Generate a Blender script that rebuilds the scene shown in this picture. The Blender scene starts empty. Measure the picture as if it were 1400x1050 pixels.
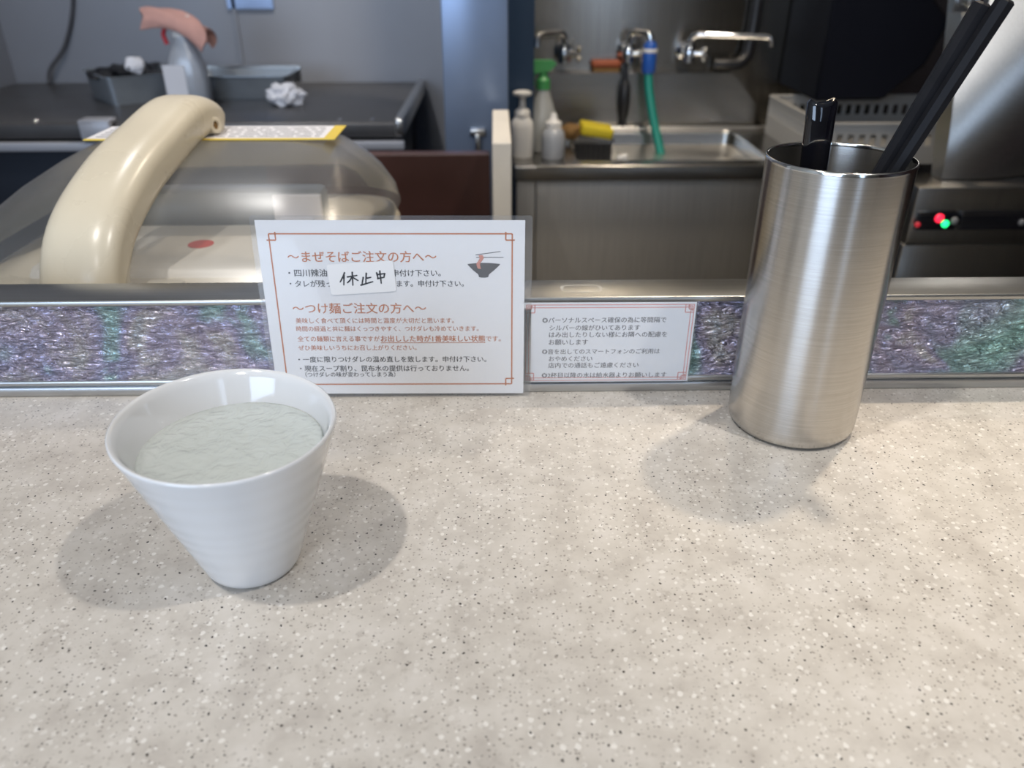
import bpy, bmesh, math, random
from mathutils import Vector, Matrix, Euler, noise as mnoise
random.seed(7)
SC = bpy.context.scene
COL = SC.collection
PI = math.pi

# ------------------------------------------------------------------ camera
# metres; z = 0 is the top of the customer counter, x runs along it, y goes into the kitchen
cd = bpy.data.cameras.new('camera'); cam = bpy.data.objects.new('camera', cd); COL.objects.link(cam)
pitch, yaw = math.radians(28.717), math.radians(1.1305)
fw = Vector((math.sin(yaw)*math.cos(pitch), math.cos(yaw)*math.cos(pitch), -math.sin(pitch)))
rt = Vector((math.cos(yaw), -math.sin(yaw), 0)); up = rt.cross(fw)
M = Matrix((rt, up, -fw)).transposed().to_4x4(); M.translation = (0, 0, .26)
cam.matrix_world = M
cd.sensor_width = 36; cd.lens = 1080/1400*36; cd.clip_start = .02; cd.clip_end = 50
cd.dof.use_dof = True; cd.dof.focus_distance = .44; cd.dof.aperture_fstop = 8.2
SC.camera = cam

# ------------------------------------------------------------------ world, exposure, room lights
SC.view_settings.view_transform = 'Standard'; SC.view_settings.look = 'None'
SC.view_settings.gamma = 1; SC.view_settings.use_curve_mapping = False
SC.view_settings.exposure = 0.0
w = bpy.data.worlds.new('daylight'); SC.world = w; w.use_nodes = True
w.node_tree.nodes['Background'].inputs[0].default_value = (.52, .70, 1, 1)
w.node_tree.nodes['Background'].inputs[1].default_value = 1.6
CEIL = 1.55
def area(name, loc, target, size, size_y, power, col):
    l = bpy.data.lights.new(name, 'AREA'); l.shape = 'RECTANGLE'; l.size = size; l.size_y = size_y
    l.energy = power; l.color = col
    o = bpy.data.objects.new(name, l); COL.objects.link(o); o.location = loc
    o.rotation_euler = (Vector(target)-Vector(loc)).to_track_quat('-Z', 'Y').to_euler(); return o
def spot(name, loc, target, power, col, angle, blend, radius):
    l = bpy.data.lights.new(name, 'SPOT'); l.energy = power; l.color = col
    l.spot_size = math.radians(angle); l.spot_blend = blend; l.shadow_soft_size = radius
    o = bpy.data.objects.new(name, l); COL.objects.link(o); o.location = loc
    o.rotation_euler = (Vector(target)-Vector(loc)).to_track_quat('-Z', 'Y').to_euler(); return o
WARM = (1, .86, .68); NEUT = (1, .95, .89)
# ceiling downlights over the counter and over the kitchen
spot('downlight_service', (.594, .834, 1.3), (.42, .50, 0), 48, WARM, 40, .9, .03)
spot('downlight_counter_right', (.60, .02, 1.3), (.05, .60, 0), 30, NEUT, 84, 1, .025)
spot('downlight_counter_left', (-.47, -.01, 1.3), (-.15, .62, 0), 32, NEUT, 88, 1, .025)
spot('downlight_sink', (.375, 1.35, 1.45), (.35, 1.75, -.1), 58, WARM, 110, .6, .05)
spot('downlight_kitchen', (-.55, 1.35, 1.45), (-.6, 1.8, .1), 28, (1, .97, .94), 115, .5, .06)
area('window_daylight_left', (-1.4, -2.15, .5), (-1.0, .5, .1), 1.5, 1.5, 42, (.60, .76, 1))
area('window_daylight_right', (.78, -2.15, .5), (.6, .5, .1), .34, 1.5, 2.5, (.62, .78, 1))

spot('fill_behind_camera', (-.25, -1.25, 1.45), (-.1, .45, .05), 20, (1, .97, .94), 80, .8, .12)  # added fill behind the camera, brightens the upright notice

# ------------------------------------------------------------------ materials
def mat(name, col=(.8,.8,.8), rough=.5, metal=0, **kw):
    m = bpy.data.materials.new(name); m.use_nodes = True
    b = m.node_tree.nodes['Principled BSDF']
    b.inputs['Base Color'].default_value = (*col, 1); b.inputs['Roughness'].default_value = rough
    b.inputs['Metallic'].default_value = metal
    for k, v in kw.items():
        if k == 'coat': b.inputs['Coat Weight'].default_value = v
        if k == 'spec': b.inputs['Specular IOR Level'].default_value = v
        if k == 'aniso': b.inputs['Anisotropic'].default_value = v
        if k == 'emit': b.inputs['Emission Color'].default_value = (*v[0], 1); b.inputs['Emission Strength'].default_value = v[1]
        if k == 'sss': b.inputs['Subsurface Weight'].default_value = v; b.inputs['Subsurface Radius'].default_value = (.01,.008,.006)
    return m
def N(m, t, **kw):
    n = m.node_tree.nodes.new(t)
    for k, v in kw.items():
        if k in n.inputs: n.inputs[k].default_value = v
        else: setattr(n, k, v)
    return n
def L(m, a, ao, b, bi): m.node_tree.links.new(a.outputs[ao], b.inputs[bi])
def P(m): return m.node_tree.nodes['Principled BSDF']
def ramp(m, stops):
    r = N(m, 'ShaderNodeValToRGB'); e = r.color_ramp.elements
    while len(e) < len(stops): e.new(.5)
    for q, (p, c) in zip(e, stops): q.position = p; q.color = (*c, 1) if len(c) == 3 else c
    return r
def objco(m, scale=(1,1,1)):
    t = N(m, 'ShaderNodeTexCoord'); mp = N(m, 'ShaderNodeMapping'); mp.inputs['Scale'].default_value = scale
    L(m, t, 'Object', mp, 'Vector'); return mp
def mixc(m, fac, a, b, blend='MIX'):
    x = N(m, 'ShaderNodeMix', data_type='RGBA', blend_type=blend)
    ins = [i for i in x.inputs]
    for src, idx in ((fac, 0), (a, 6), (b, 7)):
        if isinstance(src, tuple) and hasattr(src[0], 'outputs'): m.node_tree.links.new(src[0].outputs[src[1]], ins[idx])
        elif isinstance(src, (int, float)): ins[idx].default_value = src
        else: ins[idx].default_value = (*src, 1)
    return (x, 2)
def bump(m, src, out, strength, dist):
    b = N(m, 'ShaderNodeBump'); b.inputs['Strength'].default_value = strength; b.inputs['Distance'].default_value = dist
    L(m, src, out, b, 'Height'); L(m, b, 'Normal', P(m), 'Normal'); return b
def dirty(m, col, amount=.12, scale=6, rv=.1):
    """slight wear: large soft noise on colour and roughness"""
    c = objco(m); n = N(m, 'ShaderNodeTexNoise', Scale=float(scale), Detail=5.0)
    L(m, c, 'Vector', n, 'Vector')
    r = ramp(m, [(.3, tuple(x*(1-amount) for x in col)), (.7, tuple(min(1, x*(1+amount)) for x in col))])
    L(m, n, 'Fac', r, 'Fac'); L(m, r, 'Color', P(m), 'Base Color')
    q = N(m, 'ShaderNodeMapRange'); q.inputs['To Min'].default_value = max(.02, P(m).inputs['Roughness'].default_value-rv)
    q.inputs['To Max'].default_value = P(m).inputs['Roughness'].default_value+rv
    L(m, n, 'Fac', q, 'Value'); L(m, q, 'Result', P(m), 'Roughness'); return m
def brushed(name, col, rough, scale, dist=.0002, strength=.25, aniso=0):
    """brushed steel: scale stretches the fine noise along the grain"""
    m = mat(name, col, rough, 1, aniso=aniso)
    if aniso: P(m).inputs['Anisotropic Rotation'].default_value = .25
    if aniso: tg = N(m, 'ShaderNodeTangent', direction_type='RADIAL', axis='Z'); L(m, tg, 'Tangent', P(m), 'Tangent')
    c = objco(m, scale); n = N(m, 'ShaderNodeTexNoise', Scale=1.0, Detail=3.0); L(m, c, 'Vector', n, 'Vector')
    bump(m, n, 'Fac', strength, dist)
    r = ramp(m, [(.3, tuple(x*.9 for x in col)), (.7, tuple(min(1, x*1.06) for x in col))])
    L(m, n, 'Fac', r, 'Fac'); L(m, r, 'Color', P(m), 'Base Color'); return m

def counter_mat():
    m = mat('speckled_solid_surface', rough=.38)
    c = objco(m)
    n1 = N(m, 'ShaderNodeTexNoise', Scale=45.0, Detail=4.0, Roughness=.6); L(m, c, 'Vector', n1, 'Vector')
    base = ramp(m, [(.28, (.47,.43,.385)), (.5, (.575,.535,.48)), (.75, (.65,.61,.56))]); L(m, n1, 'Fac', base, 'Fac')
    n2 = N(m, 'ShaderNodeTexNoise', Scale=190.0, Detail=3.0, Roughness=.6); L(m, c, 'Vector', n2, 'Vector')
    g = ramp(m, [(.30, (.35,.35,.35)), (.42, (0,0,0))]); L(m, n2, 'Fac', g, 'Fac')
    out = mixc(m, (g, 'Color'), (base, 'Color'), (.27,.235,.20))
    warp = N(m, 'ShaderNodeTexNoise', Scale=300.0, Detail=2.0); L(m, c, 'Vector', warp, 'Vector')
    wv = N(m, 'ShaderNodeVectorMath', operation='MULTIPLY_ADD'); L(m, warp, 'Color', wv, 0)
    wv.inputs[1].default_value = (.0022,.0022,0); L(m, c, 'Vector', wv, 2)
    def specks(scale, thr, keep, color, prev, strength=1.0, soft=.02):
        v = N(m, 'ShaderNodeTexVoronoi', voronoi_dimensions='2D', Scale=float(scale)); L(m, wv, 'Vector', v, 'Vector')
        s = N(m, 'ShaderNodeSeparateColor'); L(m, v, 'Color', s, 'Color')
        # each chip has its own size
        sz = N(m, 'ShaderNodeMath', operation='MULTIPLY_ADD'); L(m, s, 'Green', sz, 0); sz.inputs[1].default_value = thr*.9; sz.inputs[2].default_value = thr*.35
        d = N(m, 'ShaderNodeMath', operation='SUBTRACT'); L(m, sz, 0, d, 0); L(m, v, 'Distance', d, 1)
        q = N(m, 'ShaderNodeMapRange'); q.inputs['From Max'].default_value = soft; q.inputs['To Max'].default_value = strength; L(m, d, 0, q, 'Value')
        k = N(m, 'ShaderNodeMath', operation='LESS_THAN'); L(m, s, 'Red', k, 0); k.inputs[1].default_value = keep
        f = N(m, 'ShaderNodeMath', operation='MULTIPLY'); L(m, q, 'Result', f, 0); L(m, k, 0, f, 1)
        return mixc(m, (f, 0), prev, color)
    out = specks(260, .30, .30, (.80,.77,.72), out, .35, .06)
    out = specks(170, .17, .42, (.84,.81,.76), out, .65, .02)
    out = specks(460, .24, .32, (.20,.17,.145), out, .65, .06)
    out = specks(175, .085, .6, (.035,.030,.027), out, 1.0, .02)
    m.node_tree.links.new(out[0].outputs[out[1]], P(m).inputs['Base Color'])
    return m
def film_mat():
    """embossed iridescent panel: colour drifts between teal, violet and tan, fine bumped ripples have their light and shade painted in too"""
    m = mat('embossed_iridescent_film', rough=.22, metal=.8)
    c = objco(m, (1,1,1))
    n = N(m, 'ShaderNodeTexNoise', Scale=14.0, Detail=3.0, Roughness=.6, Distortion=.6); L(m, c, 'Vector', n, 'Vector')
    r = ramp(m, [(.30, (.30,.50,.47)), (.40, (.36,.50,.52)), (.46, (.40,.40,.56)), (.52, (.45,.41,.54)), (.58, (.53,.51,.53)), (.66, (.42,.48,.56)), (.76, (.34,.50,.48))])
    L(m, n, 'Fac', r, 'Fac')
    c2 = objco(m, (75, 75, 250)); n2 = N(m, 'ShaderNodeTexNoise', Scale=1.0, Detail=3.0, Roughness=.6, Distortion=1.4); L(m, c2, 'Vector', n2, 'Vector')
    r2 = ramp(m, [(.36, (.62,.62,.62)), (.60, (1.0,1.0,1.0))]); L(m, n2, 'Fac', r2, 'Fac')  # light crests and shaded troughs of the ripples, painted into the colour
    mul = mixc(m, 1.0, (r, 'Color'), (r2, 'Color'), 'MULTIPLY')
    m.node_tree.links.new(mul[0].outputs[mul[1]], P(m).inputs['Base Color'])
    bump(m, n2, 'Fac', 1.0, .008)
    return m
def clear_mat(name, tint, veil, veil_col, rough=.05, gloss=.12, flat=None):
    """thin clear plastic: see-through, slightly hazy, glossy"""
    m = bpy.data.materials.new(name); m.use_nodes = True; nt = m.node_tree; nt.nodes.remove(P(m))
    out = nt.nodes['Material Output']
    t = N(m, 'ShaderNodeBsdfTransparent'); t.inputs[0].default_value = (*tint, 1)
    d = N(m, 'ShaderNodeBsdfDiffuse'); d.inputs[0].default_value = (*veil_col, 1)
    g = N(m, 'ShaderNodeBsdfGlossy'); g.inputs['Roughness'].default_value = rough
    c = objco(m); n = N(m, 'ShaderNodeTexNoise', Scale=9.0, Detail=3.0); L(m, c, 'Vector', n, 'Vector')
    q = N(m, 'ShaderNodeMapRange'); q.inputs['To Min'].default_value = veil*.5; q.inputs['To Max'].default_value = veil*1.5; L(m, n, 'Fac', q, 'Value')
    a = N(m, 'ShaderNodeMixShader'); L(m, q, 'Result', a, 0); L(m, t, 0, a, 1); L(m, d, 0, a, 2)
    f = N(m, 'ShaderNodeFresnel'); f.inputs['IOR'].default_value = 1.45
    s = N(m, 'ShaderNodeMath', operation='ADD'); L(m, f, 0, s, 0); s.inputs[1].default_value = gloss*.3
    b = N(m, 'ShaderNodeMixShader')
    if flat: b.inputs[0].default_value = flat
    else: L(m, s, 0, b, 0)
    L(m, a, 0, b, 1); L(m, g, 0, b, 2)
    nt.links.new(b.outputs[0], out.inputs[0]); return m
def water_mat():
    m = mat('rippled_water', (.82,.85,.84), .02); p = P(m); p.inputs['IOR'].default_value = 1.33
    c = objco(m); n = N(m, 'ShaderNodeTexNoise', Scale=120.0, Detail=3.0, Distortion=1.6); L(m, c, 'Vector', n, 'Vector')
    bump(m, n, 'Fac', .5, .004)
    t = N(m, 'ShaderNodeBsdfTransparent'); t.inputs[0].default_value = (.93,.97,.95,1)
    x = N(m, 'ShaderNodeMixShader'); x.inputs[0].default_value = .5
    L(m, t, 0, x, 1); L(m, p, 0, x, 2); m.node_tree.links.new(x.outputs[0], m.node_tree.nodes['Material Output'].inputs[0]); return m

MT = dict(
    counter=counter_mat(), film=film_mat(), water=water_mat(),
    steel=brushed('brushed_steel', (.58,.57,.55), .28, (12, 900, 900)),
    rail=brushed('satin_steel_ledge', (.42,.42,.41), .30, (10, 900, 900)),
    chan=brushed('aluminium_channel', (.50,.51,.52), .30, (8, 700, 700)),
    sheet=brushed('sink_sheet_steel', (.33,.315,.29), .24, (300, 300, 8), .0002, .1, .8),
    cabinet=brushed('cabinet_steel', (.72,.69,.64), .36, (300, 300, 8), .0002, .1, .7),
    sink=brushed('sink_steel', (.40,.385,.36), .27, (14, 400, 400)),
    chrome=mat('chrome', (.75,.75,.76), .07, 1),
    tin=brushed('brushed_tin', (.55,.53,.50), .26, (30, 30, 1700), .00003, .06, .75),
    tin_rim=mat('polished_rim', (.80,.79,.76), .12, 1),
    column=dirty(mat('blue_grey_column', (.25,.32,.46), .32, .5), (.25,.32,.46), .06, 3),
    navy=mat('navy_shade', (.012,.018,.032), .6),
    deep_black=mat('soot_black', (.005,.006,.011), .6, spec=.15),
    cable=mat('grey_cable', (.10,.10,.11), .5),
    blue_dark=mat('gap_shade_blue', (.012,.034,.075), .5),
    black=dirty(mat('satin_black', (.012,.012,.014), .42), (.012,.012,.014), .3, 20),
    gloss_black=mat('glossy_black_lacquer', (.004,.004,.006), .06, coat=.5),
    stick=dirty(mat('matt_black_lacquer', (.010,.010,.012), .5, spec=.12), (.010,.010,.012), .2, 60),
    worktop=dirty(mat('dark_worktop', (.085,.083,.085), .36, .4), (.085,.083,.085), .15, 8),
    cream=dirty(mat('cream_plastic', (.62,.55,.42), .28), (.62,.55,.42), .04, 12, .05),
    bed=dirty(mat('pale_cream_plastic', (.78,.73,.64), .35), (.78,.73,.64), .04, 12, .05),
    cream_post=dirty(mat('cream_laminate', (.66,.61,.53), .5), (.66,.61,.53), .05, 20),
    oxblood=dirty(mat('dark_red_brown_board', (.050,.018,.014), .4), (.050,.018,.014), .2, 8),
    wall=dirty(mat('grey_wall_panel', (.285,.30,.34), .45), (.285,.30,.34), .05, 2.5),
    plaster=dirty(mat('plaster', (.62,.56,.48), .8), (.62,.56,.48), .05, 3),
    ceiling=mat('ceiling_board', (.70,.66,.60), .9),
    floor=dirty(mat('dark_floor', (.10,.09,.08), .6), (.10,.09,.08), .2, 5),
    porcelain=mat('white_porcelain', (.68,.685,.69), .10, coat=.4),
    paper=mat('white_paper', (.74,.74,.75), .5, coat=.35),
    paper2=mat('grey_white_paper', (.68,.69,.71), .45, coat=.3),
    tape=mat('white_sticker', (.72,.715,.71), .45),
    ink=mat('black_ink', (.025,.026,.03), .5),
    ink2=mat('dark_grey_ink', (.08,.08,.085), .5),
    orange=mat('orange_brown_ink', (.50,.165,.06), .5),
    pink_ink=mat('red_pink_ink', (.62,.24,.21), .5),
    noodle_ink=mat('noodle_red_ink', (.55,.24,.19), .5),
    pouch=clear_mat('laminate_film', (.996,.997,.998), .03, (.66,.69,.74), .06, .02, .035),
    lid=clear_mat('smoked_clear_plastic', (.92,.925,.93), .15, (.36,.37,.38), .26, .08),
    clear=clear_mat('frosted_bottle_plastic', (.85,.88,.92), .55, (.66,.69,.75), .2, .1),
    frost=clear_mat('milky_bottle_plastic', (.8,.82,.82), .75, (.50,.51,.50), .25, .1),
    bar=mat('pale_grey_metal', (.40,.41,.45), .4, .2),
    white=mat('white_plastic', (.78,.76,.73), .35), white_cloth=dirty(mat('white_cloth', (.78,.77,.80), .9), (.78,.77,.80), .08, 40),
    basket=mat('grey_white_basket', (.40,.385,.36), .5),
    pink=dirty(mat('faded_pink_cloth', (.58,.32,.27), .85), (.58,.32,.27), .12, 30),
    red=mat('red_plastic', (.60,.03,.04), .35), red_print=mat('red_print', (.62,.07,.05), .5),
    green=mat('green_plastic', (.07,.32,.10), .4), hose=mat('teal_hose', (.005,.22,.17), .35), blue=mat('blue_fitting', (.02,.10,.42), .3),
    yellow=mat('yellow_sponge', (.60,.47,.02), .8), brown=mat('brown_scrubber', (.20,.11,.035), .85), orange_brush=mat('rust_red_brush', (.30,.07,.025), .6),
    label_white=mat('label_white', (.74,.73,.76), .5), label_yellow=mat('label_yellow', (.68,.50,.06), .5),
    tray=dirty(mat('tray_steel', (.34,.37,.40), .34, .6), (.34,.37,.40), .08, 20),
    led_red=mat('lit_red_lamp', (.5,.01,.02), .3, emit=((1,.02,.06), 1.8)), led_green=mat('lit_green_lamp', (.0,.4,.1), .3, emit=((.02,1,.25), 2.2)),
    led_off=mat('unlit_lamp', (.16,.16,.16), .3), led_dim=mat('dim_red_lamp', (.3,.01,.02), .3, emit=((1,.03,.06), .25)),
    residue=mat('dried_glue', (.50,.49,.45), .8),
)

# ------------------------------------------------------------------ mesh helpers
def BM(): return bmesh.new()
def link(name, bm, m, parent=None, smooth=40, mods=None, xf=None):
    bmesh.ops.recalc_face_normals(bm, faces=bm.faces)
    if xf is not None: bm.transform(xf)
    me = bpy.data.meshes.new(name); bm.to_mesh(me); bm.free()
    me.materials.append(m)
    if smooth:
        me.shade_smooth()
        if smooth < 180: me.set_sharp_from_angle(angle=math.radians(smooth))
    o = bpy.data.objects.new(name, me); COL.objects.link(o)
    if parent is not None:
        o.parent = parent
        if parent.type == 'EMPTY': o.matrix_parent_inverse = Matrix.Translation(-parent.location)
    return o
def tag(o, label, cat, group=None, kind=None):
    o['label'] = label; o['category'] = cat
    if group: o['group'] = group
    if kind: o['kind'] = kind
    return o
def thing(name, label, cat, loc, group=None):
    o = bpy.data.objects.new(name, None); COL.objects.link(o); o.location = loc; o.empty_display_size = .02
    return tag(o, label, cat, group)
def struct(name, bm, m, **k):
    o = link(name, bm, m, **k); o['kind'] = 'structure'; return o
def box(bm, x0, x1, y0, y1, z0, z1, bev=0, seg=2, xf=None):
    r = bmesh.ops.create_cube(bm, size=1)['verts']
    for v in r: v.co = Vector(((x0+x1)/2+v.co.x*(x1-x0), (y0+y1)/2+v.co.y*(y1-y0), (z0+z1)/2+v.co.z*(z1-z0)))
    if xf is not None:
        for v in r: v.co = xf @ v.co
    if bev:
        es = list({e for v in r for e in v.link_edges})
        bmesh.ops.bevel(bm, geom=es, offset=bev, segments=seg, profile=.5, affect='EDGES')
def lathe(bm, prof, c=(0,0,0), seg=48, xf=None, caps=True):
    rings = []
    for r, z in prof:
        if r < 1e-6: rings.append([bm.verts.new((c[0], c[1], c[2]+z))])
        else: rings.append([bm.verts.new((c[0]+r*math.cos(2*PI*i/seg), c[1]+r*math.sin(2*PI*i/seg), c[2]+z)) for i in range(seg)])
    for a, b in zip(rings, rings[1:]):
        for i in range(seg):
            j = (i+1) % seg
            if len(a) == 1 and len(b) == 1: break
            if len(a) == 1: bm.faces.new((a[0], b[i], b[j]))
            elif len(b) == 1: bm.faces.new((a[i], a[j], b[0]))
            else: bm.faces.new((a[i], a[j], b[j], b[i]))
    if caps:
        for r in (rings[0], rings[-1]):
            if len(r) > 2: bm.faces.new(r)
    if xf is not None:
        for r in rings:
            for v in r: v.co = xf @ v.co
def smoothpath(pts, n=8):
    """Catmull-Rom through the points"""
    P_ = [Vector(p) for p in pts]; P_ = [P_[0]*2-P_[1]]+P_+[P_[-1]*2-P_[-2]]; out = []
    for i in range(1, len(P_)-2):
        a, b, c, d = P_[i-1:i+3]
        for k in range(n):
            t = k/n
            out.append(.5*((2*b)+(c-a)*t+(2*a-5*b+4*c-d)*t*t+(3*b-a-3*c+d)*t**3))
    out.append(P_[-2]); return out
def sweep(bm, pts, section, scale=None, upv=Vector((0,0,1))):
    """sweep a closed 2-D section (list of (u,v)) along pts; u runs sideways, v along the 'up' of the path"""
    pts = [Vector(p) for p in pts]; rings = []
    for i, p in enumerate(pts):
        t = (pts[min(i+1, len(pts)-1)]-pts[max(i-1, 0)]).normalized()
        u = t.cross(upv)
        if u.length < 1e-4: u = t.cross(Vector((0,1,0)))
        u.normalize(); v = u.cross(t)
        s = scale[i] if scale else 1
        su, sv = s if isinstance(s, tuple) else (s, s)
        rings.append([bm.verts.new(p+u*a*su+v*b*sv) for a, b in section])
    n = len(section)
    for a, b in zip(rings, rings[1:]):
        for i in range(n): bm.faces.new((a[i], a[(i+1) % n], b[(i+1) % n], b[i]))
    bm.faces.new(rings[0]); bm.faces.new(rings[-1])
def circ(r, n=12): return [(r*math.cos(2*PI*i/n), r*math.sin(2*PI*i/n)) for i in range(n)]
def tube(bm, pts, r, n=12, sm=0):
    if sm: pts = smoothpath(pts, sm)
    d = Vector(pts[-1])-Vector(pts[0]); upv = Vector((0,0,1)) if abs(d.normalized().z) < .8 else Vector((0,1,0))
    sweep(bm, pts, circ(1, n), [r]*len(pts) if not isinstance(r, list) else r, upv)
def rrect(w, h, r, n=5):
    out = []
    for cx, cy, a in ((w/2-r, h/2-r, 0), (-w/2+r, h/2-r, PI/2), (-w/2+r, -h/2+r, PI), (w/2-r, -h/2+r, 1.5*PI)):
        out += [(cx+r*math.cos(a+PI/2*k/n), cy+r*math.sin(a+PI/2*k/n)) for k in range(n+1)]
    return out
def loft(bm, rings, cap0=True, cap1=True):
    R_ = [[bm.verts.new(p) for p in r] for r in rings]
    for a, b in zip(R_, R_[1:]):
        for i in range(len(a)): bm.faces.new((a[i], a[(i+1) % len(a)], b[(i+1) % len(a)], b[i]))
    if cap0: bm.faces.new(R_[0])
    if cap1: bm.faces.new(R_[-1])
def prism(bm, poly, f0, f1):
    """polygon (list of 2-D) extruded between two embeddings f0, f1: (u,v)->xyz"""
    loft(bm, [[f0(u, v) for u, v in poly], [f1(u, v) for u, v in poly]])
def crumple(bm, c, r, seed, sub=3, rough=.35):
    a = bmesh.ops.create_icosphere(bm, subdivisions=sub, radius=1)['verts']
    for v in a:
        n = mnoise.fractal(v.co*1.7+Vector((seed, seed*.7, 0)), .8, 2.2, 4)
        v.co = Vector(c)+Vector((v.co.x*r[0], v.co.y*r[1], v.co.z*r[2]))*(1+rough*n)

# ------------------------------------------------------------------ room shell
b = BM(); box(b, -3.2, 3.2, -2.3, 2.3, -1.0, -.95); struct('floor', b, MT['floor'], smooth=0)
b = BM(); box(b, -3.2, 3.2, -2.3, 2.3, CEIL, CEIL+.05); struct('ceiling', b, MT['ceiling'], smooth=0)
b = BM(); box(b, -1.6, 2.6, 2.02, 2.10, -.95, CEIL); struct('wall_back', b, MT['wall'], smooth=0)
b = BM(); box(b, -1.20, -1.14, .75, 2.02, -.95, CEIL); struct('wall_left', b, MT['wall'], smooth=0)
b = BM(); box(b, 2.2, 2.26, -2.2, 2.02, -.95, CEIL); struct('wall_right', b, MT['oxblood'], smooth=0)  # unseen wall, coloured dark for its reflection in the steel hood sheet
b = BM(); box(b, -2.66, -2.6, -2.2, .75, -.95, CEIL); box(b, -2.6, -1.2, .75, .81, -.95, CEIL); struct('wall_side', b, MT['plaster'], smooth=0)
# wall behind the camera with two daylit openings
b = BM()
W1, W2, WZ = (-2.2, -.6), (.6, .96), (-.3, 1.3)
box(b, -2.6, W1[0], -2.26, -2.2, -.95, CEIL); box(b, W1[1], W2[0], -2.26, -2.2, -.95, CEIL); box(b, W2[1], 2.2, -2.26, -2.2, -.95, CEIL)
for x0, x1 in (W1, W2):
    box(b, x0, x1, -2.26, -2.2, -.95, WZ[0]); box(b, x0, x1, -2.26, -2.2, WZ[1], CEIL)
struct('wall_front', b, MT['plaster'], smooth=0)
for i, (x0, x1) in enumerate((W1, W2)):
    b = BM()
    box(b, x0, x0+.05, -2.27, -2.2, *WZ); box(b, x1-.05, x1, -2.27, -2.2, *WZ); box(b, x0, x1, -2.27, -2.2, WZ[0], WZ[0]+.05); box(b, x0, x1, -2.27, -2.2, WZ[1]-.05, WZ[1])
    struct('window_%d' % (i+1), b, MT['column'], smooth=0)
# steel sheet behind the sink, seam strip of the grey panels
b = BM(); box(b, .078, 2.0, 2.008, 2.0199, -.95, 1.3, .001); struct('wall_sheet', b, MT['sheet'], smooth=0)
b = BM(); box(b, -.602, -.594, 2.014, 2.021, -.014, CEIL); struct('trim_1', b, MT['wall'], smooth=0)

# ------------------------------------------------------------------ customer counter and upstand
b = BM(); box(b, -1.5, 1.5, -.10, .50, -.04, 0, .004)
tag(link('counter', b, MT['counter'], smooth=30), 'speckled beige solid-surface counter top in the foreground', 'counter')
t = thing('counter_upstand', 'low upstand along the counter with steel ledge over rippled iridescent panel', 'counter ledge', (0, .48, 0))
b = BM(); box(b, -1.5, 1.5, .4665, .4935, .0105, .0655); link('core', b, MT['black'], t, 0)
b = BM(); box(b, -1.5, 1.5, .4652, .4664, .0100, .0640); link('patterned_panel', b, MT['film'], t, 0)
b = BM(); box(b, -1.5, 1.5, .4635, .4945, .0640, .0680, .0012, 3); link('steel_ledge', b, MT['rail'], t, 30)
b = BM(); box(b, -1.5, 1.5, .4625, .4945, .0002, .0065, .0008); box(b, -1.5, 1.5, .4640, .4945, .0065, .0108, .0012, 3); link('bottom_channel', b, MT['chan'], t, 30)
# dried glue ring on the ledge
ring = [(0.0545+.0135*u*1.0, .4780+.0065*v) for u, v in [(math.copysign(abs(math.cos(a))**.5, math.cos(a)), math.copysign(abs(math.sin(a))**.5, math.sin(a))) for a in [2*PI*i/40 for i in range(40)]]]
b = BM(); n = len(ring); cxr, cyr = .0545, .4780
vo = [b.verts.new((x+random.uniform(-.0004,.0004), y+random.uniform(-.0004,.0004), .06815)) for x, y in ring]
vi = [b.verts.new((cxr+(x-cxr)*.88+random.uniform(-.0004,.0004), cyr+(y-cyr)*.80+random.uniform(-.0004,.0004), .06815)) for x, y in ring]
for i in range(n): b.faces.new((vo[i], vo[(i+1) % n], vi[(i+1) % n], vi[i]))
o = link('glue_mark', b, MT['residue'], t, 0); o['label'] = 'pale dried glue ring'

# ------------------------------------------------------------------ text
def text_bm(bm, s, x0, x1, yc, bold=.0, hs=1.0, z=.0):
    """typeset s between x0 and x1 (mm), centred on height yc"""
    cu = bpy.data.curves.new('type', 'FONT'); cu.body = s; cu.resolution_u = 3; cu.fill_mode = 'FRONT'
    o = bpy.data.objects.new('type', cu); COL.objects.link(o)
    bpy.context.view_layer.update()
    me = o.to_mesh(); xs = [v.co.x for v in me.vertices]
    k = (x1-x0)/(max(xs)-min(xs)); mx = min(xs)
    for q, (dx, dy) in enumerate(((-bold, 0), (bold, 0), (0, bold*.6)) if bold else ((0, 0),)):   # heavier ink: overlapping strikes
        vs = [bm.verts.new((x0+(v.co.x-mx+dx)*k, yc+(v.co.y-.36+dy)*k*hs, z+.004*q)) for v in me.vertices]
        for p in me.polygons:
            try: bm.faces.new([vs[i] for i in p.vertices])
            except ValueError: pass
    o.to_mesh_clear(); bpy.data.objects.remove(o); bpy.data.curves.remove(cu)
def rect(bm, x0, x1, y0, y1, z=0.):
    bm.faces.new([bm.verts.new((x, y, z)) for x, y in ((x0,y0),(x1,y0),(x1,y1),(x0,y1))])
def stroke(bm, pts, w, z=0., taper=True):
    for a, c in zip(pts, pts[1:]):
        a, c = Vector(a), Vector(c); d = (c-a).normalized(); n = Vector((-d.y, d.x))
        w0, w1 = w, w*(.75 if taper else 1)
        q = [a-d*w*.4+n*w0*.35, a+n*w0*.5-d*0, c+n*w1*.5, c+d*w*.4, c-n*w1*.5, a-n*w0*.5, a-d*w*.4-n*w0*.35]
        bm.faces.new([bm.verts.new((p.x, p.y, z)) for p in q])
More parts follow.
